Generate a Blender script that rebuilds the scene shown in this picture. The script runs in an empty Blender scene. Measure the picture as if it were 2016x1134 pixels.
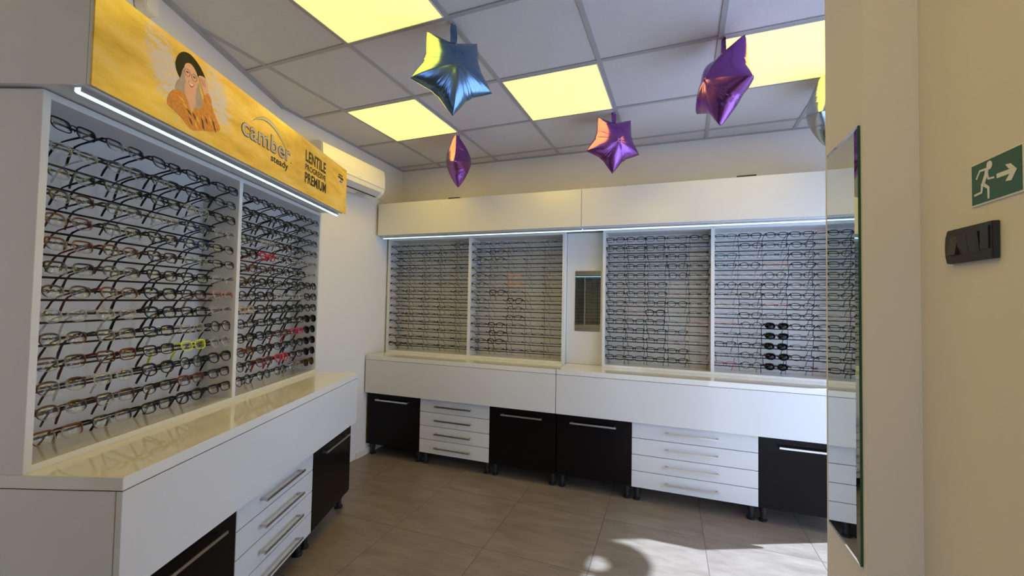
import bpy, bmesh, math, random
import numpy as np
from mathutils import Vector, Matrix
random.seed(7)
PI = math.pi
SC = bpy.context.scene
COL = SC.collection

# ------------------------------------------------------------------ camera
F_PX = 827.597
YAW, PITCH, ROLL = 0.3831, 0.0316, 0.0186
cyw, syw = math.cos(YAW), math.sin(YAW)
fwd = Vector((-syw*math.cos(PITCH), cyw*math.cos(PITCH), math.sin(PITCH)))
rt0 = Vector((cyw, syw, 0)); up0 = rt0.cross(fwd)
rt = rt0*math.cos(ROLL) + up0*math.sin(ROLL)
up = -rt0*math.sin(ROLL) + up0*math.cos(ROLL)
cd = bpy.data.cameras.new('camera'); cam = bpy.data.objects.new('camera', cd); COL.objects.link(cam)
cd.sensor_fit = 'HORIZONTAL'; cd.sensor_width = 36.0; cd.lens = 36.0*F_PX/2016.0
cd.clip_start = 0.02; cd.clip_end = 200
m = Matrix((rt, up, -fwd)).transposed().to_4x4(); m.translation = Vector((2.8249, -1.0719, 1.4179))
cam.matrix_world = m
SC.camera = cam

# ------------------------------------------------------------------ world, sun, exposure
w = bpy.data.worlds.new('daylight'); SC.world = w; w.use_nodes = True
bgn = w.node_tree.nodes['Background']
bgn.inputs['Color'].default_value = (0.48, 0.63, 1.0, 1)
bgn.inputs['Strength'].default_value = 4.5
sd = bpy.data.lights.new('sun', 'SUN'); sd.energy = 25.0; sd.angle = math.radians(0.9); sd.color = (0.62, 0.76, 1.0)
sun = bpy.data.objects.new('sun', sd); COL.objects.link(sun)
SUN_AZ, SUN_EL = math.radians(26), math.radians(41)
to_sun = Vector((math.cos(SUN_EL)*math.cos(SUN_AZ), math.cos(SUN_EL)*math.sin(SUN_AZ), math.sin(SUN_EL)))
sun.rotation_euler = to_sun.to_track_quat('Z', 'Y').to_euler()
def portal(name, loc, direction, sx, sy):
    d = bpy.data.lights.new(name, 'AREA'); d.shape = 'RECTANGLE'; d.size = sx; d.size_y = sy
    d.cycles.is_portal = True
    o = bpy.data.objects.new(name, d); COL.objects.link(o); o.location = loc
    o.rotation_euler = Vector(direction).to_track_quat('-Z', 'Z').to_euler()
portal('window_light', (4.47, 1.46, 1.12), (-1, 0, 0), 2.2, 2.1)
portal('shopfront_light', (2.05, -3.82, 1.15), (0, 1, 0), 0.8, 2.2)
SC.view_settings.view_transform = 'Standard'; SC.view_settings.look = 'None'
SC.view_settings.gamma = 1.0; SC.view_settings.use_curve_mapping = False
SC.view_settings.exposure = -0.05
SC.cycles.use_denoising = True
SC.cycles.max_bounces = 10; SC.cycles.diffuse_bounces = 5; SC.cycles.glossy_bounces = 5
SC.cycles.transparent_max_bounces = 24
SC.cycles.sample_clamp_indirect = 6.0

# ------------------------------------------------------------------ materials
MC = {}
def mat(name, col, rough=0.5, metal=0.0, emit=None, estr=0.0, coat=0.0, noise=None, bump=None, spec=0.5):
    if name in MC: return MC[name]
    ma = bpy.data.materials.new(name); ma.use_nodes = True; nt = ma.node_tree
    b = nt.nodes['Principled BSDF']
    b.inputs['Base Color'].default_value = (*col, 1); b.inputs['Roughness'].default_value = rough
    b.inputs['Metallic'].default_value = metal; b.inputs['Coat Weight'].default_value = coat
    b.inputs['Coat Roughness'].default_value = 0.05; b.inputs['Specular IOR Level'].default_value = spec
    if emit: b.inputs['Emission Color'].default_value = (*emit, 1); b.inputs['Emission Strength'].default_value = estr
    tc = nt.nodes.new('ShaderNodeTexCoord')
    if noise:                                   # (scale, amount, stretch)
        sc_, am, st = noise
        mp = nt.nodes.new('ShaderNodeMapping'); mp.inputs['Scale'].default_value = st
        nz = nt.nodes.new('ShaderNodeTexNoise'); nz.inputs['Scale'].default_value = sc_; nz.inputs['Detail'].default_value = 5
        nt.links.new(tc.outputs['Object'], mp.inputs[0]); nt.links.new(mp.outputs[0], nz.inputs[0])
        mx = nt.nodes.new('ShaderNodeMix'); mx.data_type = 'RGBA'
        mx.inputs[6].default_value = (*[c*(1-am) for c in col], 1); mx.inputs[7].default_value = (*[min(1, c*(1+am)) for c in col], 1)
        nt.links.new(nz.outputs[0], mx.inputs[0]); nt.links.new(mx.outputs[2], b.inputs['Base Color'])
    if bump:                                    # (scale, strength)
        nb = nt.nodes.new('ShaderNodeTexNoise'); nb.inputs['Scale'].default_value = bump[0]; nb.inputs['Detail'].default_value = 4
        bp = nt.nodes.new('ShaderNodeBump'); bp.inputs['Strength'].default_value = bump[1]; bp.inputs['Distance'].default_value = 0.002
        nt.links.new(tc.outputs['Object'], nb.inputs[0]); nt.links.new(nb.outputs[0], bp.inputs['Height']); nt.links.new(bp.outputs[0], b.inputs['Normal'])
    MC[name] = ma
    return ma
WALL = mat('wall_paint', (0.76, 0.74, 0.72), 0.7, noise=(2.5, 0.02, (1, 1, 1)), bump=(60, 0.12))
CEIL = mat('ceiling_tile', (0.60, 0.58, 0.595), 0.9, noise=(90, 0.06, (1, 1, 1)), bump=(220, 0.4))
GRID = mat('ceiling_grid_metal', (0.38, 0.38, 0.39), 0.5)
WALL_WARMLIT = mat('wall_paint_warm_lit', (0.84, 0.79, 0.72), 0.7, noise=(2.5, 0.02, (1, 1, 1)), bump=(60, 0.12))  # the warm light on the right wall is put into its paint colour
LAM = mat('white_laminate', (0.665, 0.665, 0.66), 0.16, noise=(4, 0.015, (1, 1, 1)))
LAMTOP = mat('white_gloss_top', (0.75, 0.735, 0.69), 0.045, coat=0.4, noise=(4, 0.01, (1, 1, 1)))
LAMMAT = mat('white_board', (0.67, 0.67, 0.665), 0.45, noise=(6, 0.015, (1, 1, 1)))
BLACK = mat('black_laminate', (0.0065, 0.0050, 0.0050), 0.22, noise=(5, 0.15, (1, 1, 1)), spec=0.12)
BLKMAT = mat('black_plastic', (0.012, 0.012, 0.013), 0.4, noise=(20, 0.1, (1, 1, 1)))
GAPSHADE = mat('gap_shade', (0.02, 0.018, 0.016), 0.8)  # near-black colour for the shade inside seams
CHROME = mat('brushed_steel', (0.62, 0.60, 0.57), 0.28, metal=1.0, noise=(60, 0.05, (1, 1, 20)))
ALU = mat('aluminium_profile', (0.75, 0.77, 0.80), 0.25, metal=0.9, noise=(40, 0.03, (1, 1, 1)))
ROD = mat('rod_black', (0.005, 0.005, 0.0055), 0.4, noise=(20, 0.1, (1, 1, 1)), spec=0.25)
LED = mat('led_glow', (0.9, 0.95, 1.0), 0.4, emit=(0.31, 0.72, 0.95), estr=2.75)
PANEL = mat('light_panel_glow', (0.9, 0.85, 0.4), 0.4, emit=(1.0, 0.70, 0.045), estr=6.2)
MIRROR = mat('mirror_silver', (0.76, 0.82, 0.79), 0.015, metal=1.0)
MIRGREEN = mat('mirror_edge_glass', (0.01, 0.09, 0.05), 0.12)
ACW = mat('aircon_plastic', (0.80, 0.77, 0.70), 0.28, noise=(5, 0.01, (1, 1, 1)))
ACG = mat('aircon_grey', (0.55, 0.55, 0.57), 0.4)
GREEN = mat('sign_green', (0.002, 0.105, 0.075), 0.3, noise=(30, 0.08, (1, 1, 1)))
SIGNW = mat('sign_white', (0.88, 0.88, 0.86), 0.4)
INK = mat('ink_black', (0.015, 0.013, 0.012), 0.5)
SILVERINK = mat('logo_silver', (0.42, 0.39, 0.39), 0.35, metal=0.2)
BASEB = mat('baseboard_paint', (0.70, 0.67, 0.62), 0.45, noise=(5, 0.03, (1, 1, 1)))

def gold_mat():
    ma = bpy.data.materials.new('gold_banner_print'); ma.use_nodes = True; nt = ma.node_tree; b = nt.nodes['Principled BSDF']
    b.inputs['Roughness'].default_value = 0.22
    tc = nt.nodes.new('ShaderNodeTexCoord'); mp = nt.nodes.new('ShaderNodeMapping'); mp.inputs['Scale'].default_value = (1, 1, 3.2); mp.inputs['Rotation'].default_value = (0, 0.5, 0)
    nz = nt.nodes.new('ShaderNodeTexNoise'); nz.inputs['Scale'].default_value = 4.0; nz.inputs['Detail'].default_value = 12; nz.inputs['Roughness'].default_value = 0.62
    cr = nt.nodes.new('ShaderNodeValToRGB'); e = cr.color_ramp.elements
    e[0].position = 0.30; e[0].color = (0.56, 0.34, 0.045, 1); e[1].position = 0.72; e[1].color = (0.88, 0.66, 0.24, 1)
    k = e.new(0.5); k.color = (0.78, 0.50, 0.085, 1)
    for a, c in ((tc.outputs['Object'], mp.inputs[0]), (mp.outputs[0], nz.inputs[0]), (nz.outputs[0], cr.inputs[0])): nt.links.new(a, c)
    # printed lilac splashes beside the woman, ragged by a fine streaky noise
    m2 = nt.nodes.new('ShaderNodeMapping'); m2.inputs['Rotation'].default_value = (0, 0.75, 0); m2.inputs['Scale'].default_value = (1, 1, 3.5)
    n2 = nt.nodes.new('ShaderNodeTexNoise'); n2.inputs['Scale'].default_value = 22; n2.inputs['Detail'].default_value = 8; n2.inputs['Roughness'].default_value = 0.7
    nt.links.new(tc.outputs['Object'], m2.inputs[0]); nt.links.new(m2.outputs[0], n2.inputs[0])
    sp = nt.nodes.new('ShaderNodeSeparateXYZ'); nt.links.new(tc.outputs['Object'], sp.inputs[0])
    def M(op, a, b_):
        n = nt.nodes.new('ShaderNodeMath'); n.operation = op
        for i, v in enumerate((a, b_)):
            if isinstance(v, (int, float)): n.inputs[i].default_value = v
            else: nt.links.new(v, n.inputs[i])
        return n.outputs[0]
    best = None
    for cx, cz, sx, sz, lean in ((-1.01, 2.18, 0.075, 0.135, -0.35), (-0.765, 2.20, 0.075, 0.12, -0.35)):
        dz = M('SUBTRACT', sp.outputs[2], cz); dx = M('SUBTRACT', M('SUBTRACT', sp.outputs[0], cx), M('MULTIPLY', dz, lean))
        q = M('SUBTRACT', 1.0, M('ADD', M('POWER', M('ABSOLUTE', M('DIVIDE', dx, sx), 0), 2), M('POWER', M('ABSOLUTE', M('DIVIDE', dz, sz), 0), 2)))
        best = q if best is None else M('MAXIMUM', best, q)
    v = M('ADD', M('MULTIPLY', best, 0.55), M('MULTIPLY', M('SUBTRACT', n2.outputs[0], 0.5), 3.2))
    mr = nt.nodes.new('ShaderNodeMapRange'); mr.inputs[1].default_value = 0.05; mr.inputs[2].default_value = 0.45; nt.links.new(v, mr.inputs[0])
    mx = nt.nodes.new('ShaderNodeMix'); mx.data_type = 'RGBA'; mx.inputs[7].default_value = (0.62, 0.55, 0.53, 1)
    nt.links.new(mr.outputs[0], mx.inputs[0]); nt.links.new(cr.outputs[0], mx.inputs[6]); nt.links.new(mx.outputs[2], b.inputs['Base Color'])
    return ma
GOLD = gold_mat()

def floor_mat():
    ma = bpy.data.materials.new('floor_tiles'); ma.use_nodes = True; nt = ma.node_tree; b = nt.nodes['Principled BSDF']; N = nt.nodes; L = nt.links
    tc = N.new('ShaderNodeTexCoord'); mp = N.new('ShaderNodeMapping'); mp.vector_type = 'TEXTURE'
    mp.inputs['Location'].default_value = (1.1774, 1.1377, 0); mp.inputs['Rotation'].default_value = (0, 0, 0.0267); mp.inputs['Scale'].default_value = (0.6, 0.6, 0.6)
    L.new(tc.outputs['Object'], mp.inputs[0])
    sp = N.new('ShaderNodeSeparateXYZ'); L.new(mp.outputs[0], sp.inputs[0])
    def M(op, a, b_=None):
        n = N.new('ShaderNodeMath'); n.operation = op
        for i, v in enumerate((a, b_)):
            if v is None: continue
            if isinstance(v, (int, float)): n.inputs[i].default_value = v
            else: L.new(v, n.inputs[i])
        return n.outputs[0]
    def joint(c): return M('GREATER_THAN', M('ABSOLUTE', M('SUBTRACT', M('FRACT', c), 0.5)), 0.5-0.0031)
    j = M('MAXIMUM', joint(sp.outputs[0]), joint(sp.outputs[1]))
    cell = N.new('ShaderNodeCombineXYZ'); L.new(M('FLOOR', sp.outputs[0]), cell.inputs[0]); L.new(M('FLOOR', sp.outputs[1]), cell.inputs[1])
    wn = N.new('ShaderNodeTexWhiteNoise'); L.new(cell.outputs[0], wn.inputs[0])
    va = N.new('ShaderNodeVectorMath'); va.operation = 'MULTIPLY_ADD'; L.new(wn.outputs[1], va.inputs[0]); va.inputs[1].default_value = (9, 9, 9); L.new(mp.outputs[0], va.inputs[2])
    m2 = N.new('ShaderNodeMapping'); m2.inputs['Scale'].default_value = (1.0, 3.4, 1); L.new(va.outputs[0], m2.inputs[0])
    nz = N.new('ShaderNodeTexNoise'); nz.inputs['Scale'].default_value = 2.2; nz.inputs['Detail'].default_value = 8; nz.inputs['Roughness'].default_value = 0.62; L.new(m2.outputs[0], nz.inputs[0])
    m3 = N.new('ShaderNodeMapping'); m3.inputs['Scale'].default_value = (2.0, 14, 1); L.new(va.outputs[0], m3.inputs[0])
    nz2 = N.new('ShaderNodeTexNoise'); nz2.inputs['Scale'].default_value = 4; nz2.inputs['Detail'].default_value = 6; L.new(m3.outputs[0], nz2.inputs[0])
    f = M('ADD', M('MULTIPLY', nz.outputs[0], 0.7), M('MULTIPLY', nz2.outputs[0], 0.3))
    cr = N.new('ShaderNodeValToRGB'); e = cr.color_ramp.elements
    e[0].position = 0.32; e[0].color = (0.150, 0.118, 0.092, 1); e[1].position = 0.68; e[1].color = (0.262, 0.215, 0.172, 1); L.new(f, cr.inputs[0])
    mx = N.new('ShaderNodeMix'); mx.data_type = 'RGBA'; L.new(j, mx.inputs[0]); L.new(cr.outputs[0], mx.inputs[6]); mx.inputs[7].default_value = (0.075, 0.058, 0.045, 1)
    L.new(mx.outputs[2], b.inputs['Base Color'])
    L.new(M('ADD', M('MULTIPLY', nz2.outputs[0], 0.2), 0.28), b.inputs['Roughness'])
    return ma
FLOOR = floor_mat()

def lens_mat(name, tint, gloss=1.0):
    ma = bpy.data.materials.new(name); ma.use_nodes = True; nt = ma.node_tree; nt.nodes.clear()
    o = nt.nodes.new('ShaderNodeOutputMaterial'); mx = nt.nodes.new('ShaderNodeMixShader')
    t = nt.nodes.new('ShaderNodeBsdfTransparent'); t.inputs[0].default_value = (*tint, 1)
    g = nt.nodes.new('ShaderNodeBsdfGlossy'); g.inputs['Roughness'].default_value = 0.02; g.inputs[0].default_value = (gloss, gloss, gloss, 1)
    fr = nt.nodes.new('ShaderNodeFresnel')
    ge = nt.nodes.new('ShaderNodeNewGeometry'); mm = nt.nodes.new('ShaderNodeMapRange'); mm.inputs[3].default_value = 1.5; mm.inputs[4].default_value = 1/1.5
    nt.links.new(ge.outputs['Backfacing'], mm.inputs[0]); nt.links.new(mm.outputs[0], fr.inputs[0])
    for a, c in ((fr.outputs[0], mx.inputs[0]), (t.outputs[0], mx.inputs[1]), (g.outputs[0], mx.inputs[2]), (mx.outputs[0], o.inputs[0])): nt.links.new(a, c)
    return ma
LENS = lens_mat('clear_lens', (0.985, 0.99, 0.985))
DARKLENS = lens_mat('dark_sun_lens', (0.04, 0.04, 0.045), 0.6)
BROWNLENS = lens_mat('brown_sun_lens', (0.30, 0.16, 0.08), 0.9)
GLASS = lens_mat('window_glass', (0.97, 0.98, 0.98))

def two_tone(name, top, low, level=0.002, soft=0.006, rough=0.22):
    ma = bpy.data.materials.new(name); ma.use_nodes = True; nt = ma.node_tree; b = nt.nodes['Principled BSDF']; b.inputs['Roughness'].default_value = rough
    tc = nt.nodes.new('ShaderNodeTexCoord'); sp = nt.nodes.new('ShaderNodeSeparateXYZ'); mr = nt.nodes.new('ShaderNodeMapRange'); ab = nt.nodes.new('ShaderNodeMath'); ab.operation = 'ABSOLUTE'; ma_ = nt.nodes.new('ShaderNodeMath'); ma_.operation = 'MULTIPLY_ADD'; ma_.inputs[1].default_value = 0.6
    nt.links.new(sp.outputs[0], ab.inputs[0]); nt.links.new(ab.outputs[0], ma_.inputs[0]); nt.links.new(sp.outputs[2], ma_.inputs[2])
    mr.inputs[1].default_value = level-soft; mr.inputs[2].default_value = level+soft
    mx = nt.nodes.new('ShaderNodeMix'); mx.data_type = 'RGBA'; mx.inputs[6].default_value = (*low, 1); mx.inputs[7].default_value = (*top, 1)
    for a, c in ((tc.outputs['Object'], sp.inputs[0]), (ma_.outputs[0], mr.inputs[0]), (mr.outputs[0], mx.inputs[0]), (mx.outputs[2], b.inputs['Base Color'])): nt.links.new(a, c)
    al = nt.nodes.new('ShaderNodeMapRange'); al.inputs[3].default_value = 0.42; al.inputs[4].default_value = 1.0
    nt.links.new(mr.outputs[0], al.inputs[0]); nt.links.new(al.outputs[0], b.inputs['Alpha'])
    MC[name] = ma
    return ma

# ------------------------------------------------------------------ mesh helpers
def bx(bm, x0, x1, y0, y1, z0, z1):
    v = [bm.verts.new(p) for p in ((x0,y0,z0),(x1,y0,z0),(x1,y1,z0),(x0,y1,z0),(x0,y0,z1),(x1,y0,z1),(x1,y1,z1),(x0,y1,z1))]
    for f in ((0,3,2,1),(4,5,6,7),(0,1,5,4),(1,2,6,5),(2,3,7,6),(3,0,4,7)): bm.faces.new([v[i] for i in f])
def tube(bm, pts, r, seg=8, closed=False, cap=True, flat=None, radii=None):
    pts = [Vector(p) for p in pts]; n = len(pts); rings = []
    for i, p in enumerate(pts):
        a = pts[(i-1) % n] if (closed or i > 0) else p; b = pts[(i+1) % n] if (closed or i < n-1) else p
        t = (b-a).normalized(); ref = Vector((0, 1, 0)) if abs(t.y) < 0.95 else Vector((0, 0, 1))
        s = t.cross(ref).normalized(); q = s.cross(t).normalized()
        rr = r if radii is None else radii[i]
        fs, fq = flat if flat else (1, 1)
        rings.append([bm.verts.new(p + s*math.cos(2*PI*k/seg)*rr*fs + q*math.sin(2*PI*k/seg)*rr*fq) for k in range(seg)])
    for i in range(n if closed else n-1):
        A, B = rings[i], rings[(i+1) % n]
        for k in range(seg): bm.faces.new((A[k], A[(k+1) % seg], B[(k+1) % seg], B[k]))
    if cap and not closed:
        bm.faces.new(rings[0][::-1]); bm.faces.new(rings[-1])
def lathe(bm, cx, cy, prof, seg=20):
    rings = [[bm.verts.new((cx+r*math.cos(2*PI*k/seg), cy+r*math.sin(2*PI*k/seg), z)) for k in range(seg)] for r, z in prof]
    for A, B in zip(rings, rings[1:]):
        for k in range(seg): bm.faces.new((A[k], A[(k+1) % seg], B[(k+1) % seg], B[k]))
    bm.faces.new(rings[0][::-1]); bm.faces.new(rings[-1])
def prism(bm, poly, f0, f1):
    """poly of 2-D points; f0/f1 map (a, b) to the two 3-D caps"""
    A = [bm.verts.new(f0(*p)) for p in poly]; B = [bm.verts.new(f1(*p)) for p in poly]; n = len(poly)
    bm.faces.new(A[::-1]); bm.faces.new(B)
    for i in range(n): bm.faces.new((A[i], A[(i+1) % n], B[(i+1) % n], B[i]))
def obj(name, bm, ma, parent=None, smooth=False, bevel=0.0):
    if isinstance(bm, bpy.types.Mesh): me = bm
    else:
        bmesh.ops.recalc_face_normals(bm, faces=bm.faces)
        if bevel: bmesh.ops.bevel(bm, geom=list(bm.edges), offset=bevel, segments=2, affect='EDGES', clamp_overlap=True)
        me = bpy.data.meshes.new(name); bm.to_mesh(me); bm.free()
        if smooth:
            me.shade_smooth()
    if ma is not None and not me.materials: me.materials.append(ma)
    o = bpy.data.objects.new(name, me); COL.objects.link(o)
    if parent: o.parent = parent
    return o
def box(name, dims, ma, parent=None, bevel=0.0):
    bm = bmesh.new(); bx(bm, *dims); return obj(name, bm, ma, parent, bevel=bevel)
def tag(o, label, cat, group=None, kind=None):
    if label: o['label'] = label
    if cat: o['category'] = cat
    if group: o['group'] = group
    if kind: o['kind'] = kind
    return o
class Frame:
    def __init__(s, ox, oy, ang): s.o = (ox, oy); s.a = ang; s.c = math.cos(ang); s.s = math.sin(ang)
    def w(s, x, y, z=0.0): return Vector((s.o[0]+x*s.c-y*s.s, s.o[1]+x*s.s+y*s.c, z))
    def thing(s, name, label, cat, x=0, y=0, z=0, group=None):
        o = bpy.data.objects.new(name, None); COL.objects.link(o); o.location = s.w(x, y, z); o.rotation_euler = (0, 0, s.a); o.empty_display_size = 0.05
        return tag(o, label, cat, group)
    def put(s, o, x=0, y=0, z=0): o.location = s.w(x, y, z); o.rotation_euler = (0, 0, s.a); return o
def struct(o): o['kind'] = 'structure'; return o
def curve2(pts, n=5):
    """closed Catmull-Rom through 2-D points"""
    out = []; N = len(pts)
    for i in range(N):
        p0, p1, p2, p3 = (Vector(pts[(i+k-1) % N]) for k in range(4))
        for j in range(n):
            t = j/n
            out.append(tuple(0.5*((2*p1)+(p2-p0)*t+(2*p0-5*p1+4*p2-p3)*t*t+(3*p1-p0-3*p2+p3)*t**3)))
    return out
def text_mesh(s, x0, z0, w_, h_, y, thick=0.0008, bold=0.0, shear=0.0):
    """lettering as a mesh fitted to the box x0..x0+w_, z0..z0+h_, its face at y"""
    cu = bpy.data.curves.new('t', 'FONT'); cu.body = s; cu.extrude = 0.5; cu.offset = bold; cu.resolution_u = 4
    cu.align_x = 'LEFT'; cu.space_character = 1.0 + bold*2.0; cu.shear = shear
    o = bpy.data.objects.new('t', cu); COL.objects.link(o)
    dg = bpy.context.evaluated_depsgraph_get(); me = bpy.data.meshes.new_from_object(o.evaluated_get(dg))
    bpy.data.objects.remove(o); bpy.data.curves.remove(cu)
    n = len(me.vertices); a = np.empty(n*3); me.vertices.foreach_get('co', a); a = a.reshape(-1, 3)
    lo, hi = a.min(0), a.max(0)
    b = np.empty_like(a)
    b[:, 0] = x0 + (a[:, 0]-lo[0])/(hi[0]-lo[0])*w_
    b[:, 2] = z0 + (a[:, 1]-lo[1])/(hi[1]-lo[1])*h_
    b[:, 1] = y + thick - (a[:, 2]-lo[2])/(hi[2]-lo[2])*thick
    me.vertices.foreach_set('co', b.ravel()); me.update()
    return me

# ------------------------------------------------------------------ room shell
H = 2.749
FB = Frame(0.0, 2.0847, 0.030)                    # back display run: x along it, y into the wall
FL = Frame(0.847, 0.735, math.radians(111.3))     # left display run
FR = Frame(3.200, 0.077, 0.0160)                   # mirror pillar
FS = Frame(1.95, -3.30, PI)                       # the run behind the camera, seen in the small mirror
BL = Vector((0.1288, 2.5207)); WA = 0.0223
KN = Vector((0.222, 1.010)); BR = Vector((4.42, 2.5207+(4.42-0.1288)*math.tan(WA)))
NW = Vector((1.08, -0.87))
room = [BL, BR, Vector((4.42, -3.75)), Vector((-0.4, -3.75)), Vector((-0.4, -0.87)), NW, KN]
bm = bmesh.new(); prism(bm, [(p.x, p.y) for p in room][::-1], lambda a, b: (a, b, -0.06), lambda a, b: (a, b, 0.0))
struct(obj('floor', bm, FLOOR))
bm = bmesh.new(); prism(bm, [(p.x, p.y) for p in room][::-1], lambda a, b: (a, b, H), lambda a, b: (a, b, H+0.05))
struct(obj('ceiling', bm, CEIL))
def wall(name, a, b, out, z0=0.0, z1=H, th=0.12, ma=WALL):
    a, b = Vector(a), Vector(b); d = (b-a).normalized(); n = Vector((-d.y, d.x))
    if n.dot(Vector(out)) < 0: n = -n
    bm = bmesh.new(); P = [a, b, b+n*th, a+n*th]
    prism(bm, [(p.x, p.y) for p in P], lambda x, y: (x, y, z0), lambda x, y: (x, y, z1)); return struct(obj(name, bm, ma))
wall('wall_back', BL, BR, (0, 1))
wall('wall_left', BL, KN, (-1, 0))
wall('wall_left_near', KN, NW, (-1, -0.3))
wall('wall_left_rear', (-0.4, -0.87), NW, (0, 1))
wall('wall_left_side', (-0.4, -3.75), (-0.4, -0.87), (-1, 0))
# shopfront behind the camera
wall('wall_front', (-0.4, -3.75), (1.65, -3.75), (0, -1))
# pillar with the mirror and the wall that runs on from it
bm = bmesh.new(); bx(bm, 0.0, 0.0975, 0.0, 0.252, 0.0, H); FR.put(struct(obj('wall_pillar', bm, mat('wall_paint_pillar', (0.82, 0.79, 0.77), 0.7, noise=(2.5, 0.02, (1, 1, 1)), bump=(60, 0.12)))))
bm = bmesh.new(); bx(bm, 0.0965, 0.22, -3.72, 0.252, 0.0, H); FR.put(struct(obj('wall_right', bm, WALL_WARMLIT)))
bm = bmesh.new(); bx(bm, 0.22, 1.19, 0.15, 0.252, 0.0, H); FR.put(struct(obj('wall_right_return', bm, WALL)))
# right-hand wall with the big window
EX = 4.42
wall('wall_east', (EX, 2.56), (EX, 2.72), (1, 0), 0, H)
wall('wall_east_lower', (EX, 0.36), (EX, 2.56), (1, 0), 0, 0.07)
wall('wall_east_upper', (EX, 0.36), (EX, 2.56), (1, 0), 2.10, H)
FRAMEW = mat('window_frame_white', (0.75, 0.75, 0.74), 0.35)
def window(name, axis, c, a0, a1, z0, z1, mull):
    bm = bmesh.new(); t = 0.025
    def bar(p0, p1, q0, q1):
        if axis == 'x': bx(bm, c, c+0.05, p0, p1, q0, q1)
        else: bx(bm, p0, p1, c-0.05, c, q0, q1)
    bar(a0, a1, z0, z0+t); bar(a0, a1, z1-t, z1); bar(a0, a0+t, z0+t, z1-t); bar(a1-t, a1, z0+t, z1-t)
    for m_ in mull: bar(m_-0.02, m_+0.02, z0+t, z1-t)
    o = struct(obj(name, bm, FRAMEW))
    bm = bmesh.new()
    if axis == 'x': bx(bm, c+0.022, c+0.028, a0+t, a1-t, z0+t, z1-t)
    else: bx(bm, a0+t, a1-t, c-0.028, c-0.022, z0+t, z1-t)
    obj('window_pane', bm, GLASS, o)
window('window_1', 'x', EX, 0.36, 2.56, 0.07, 2.10, [])
window('window_2', 'y', -3.75, 1.65, 2.45, 0.05, 2.25, [])
wall('wall_front_right', (2.45, -3.75), (3.42, -3.75), (0, -1), 0, 2.25)
wall('wall_front_upper', (1.65, -3.75), (3.42, -3.75), (0, -1), 2.25, H)
# baseboards
bm = bmesh.new(); d = (KN-BL).normalized(); n = Vector((-d.y, d.x))
if n.x < 0: n = -n
P = [BL, BL+d*0.62, BL+d*0.62+n*0.012, BL+n*0.012]
prism(bm, [(p.x, p.y) for p in P], lambda x, y: (x, y, 0.0), lambda x, y: (x, y, 0.055)); struct(obj('baseboard_left', bm, BASEB))
# ceiling grid: T-bars clipped to the room, wall angle
def clip(p, q):
    hp = [(BL, Vector((-math.sin(WA), math.cos(WA)))), (BL, -n), (KN, Vector(((NW-KN).y, -(NW-KN).x)).normalized()), (Vector((4.42, 0)), Vector((1, 0))), (Vector((0, -3.75)), Vector((0, -1)))]
    t0, t1 = 0.0, 1.0; d_ = q-p
    for o_, nn in hp:
        if nn.dot(Vector((1.5, 1.0))-o_) > 0: nn = -nn
        a = nn.dot(p-o_); b = nn.dot(d_)
        if abs(b) < 1e-9:
            if a > 0: return None
            continue
        t = -a/b
        if b > 0: t1 = min(t1, t)
        else: t0 = max(t0, t)
    return (p+d_*t0, p+d_*t1) if t1 > t0 else None
bm = bmesh.new()
def strip(p, q, wd, z0, z1, side=0):
    d_ = (q-p).normalized(); nn = Vector((-d_.y, d_.x))*wd
    a, b = (-nn/2, nn/2) if side == 0 else (Vector((0, 0)), nn*side)
    prism(bm, [tuple(p+a), tuple(q+a), tuple(q+b), tuple(p+b)], lambda x, y: (x, y, z0), lambda x, y: (x, y, z1))
for i in range(0, 8):
    c = clip(Vector((0.6*i, -3.75)), Vector((0.6*i, 3.2)))
    if c: strip(*c, 0.024, H-0.006, H-0.0002)
for j in range(-6, 5):
    c = clip(Vector((-0.3, 0.6*j)), Vector((4.42, 0.6*j)))
    if c: strip(*c, 0.024, H-0.0063, H-0.0003)
strip(BL, BR, 0.02, H-0.008, H-0.0004, -1)
strip(BL, KN, 0.022, H-0.010, H-0.0005, 1)
strip(KN, NW, 0.026, H-0.016, H-0.0005, 1)
struct(obj('trim_1', bm, GRID))

# ------------------------------------------------------------------ ceiling light panels
LIGHTS = [((2, 0), 'yellow square ceiling light panel nearest the long gold banner'),
          ((1, 2), 'yellow ceiling light panel directly above the side-on purple balloon, farthest left'),
          ((3, 2), 'yellow ceiling light panel between the blue balloon and the small purple star'),
          ((5, 2), 'yellow ceiling light panel behind the big tilted purple balloon'),
          ((4, -2), 'yellow ceiling light panel over the floor behind the viewer'),
          ((4, -5), 'yellow ceiling light panel by the shopfront window')]
for (i, j), lab in LIGHTS:
    t = bpy.data.objects.new('ceiling_light', None); COL.objects.link(t); t.location = (0.6*i+0.3, 0.6*j+0.3, H-0.012)
    if j in (0, 2): lab = lab
    tag(t, lab, 'ceiling light', 'square light panels in the ceiling grid')
    bm = bmesh.new(); a, b = 0.2875, 0.281
    for q in ((-a, a, -a, -b), (-a, a, b, a), (-a, -b, -b, b), (b, a, -b, b)): bx(bm, *q, 0.001, 0.0115)
    obj('light_frame', bm, mat('light_frame_white', (0.75, 0.74, 0.7), 0.4), t)
    box('diffuser', (-b, b, -b, b, 0.004, 0.011), PANEL, t)

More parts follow.
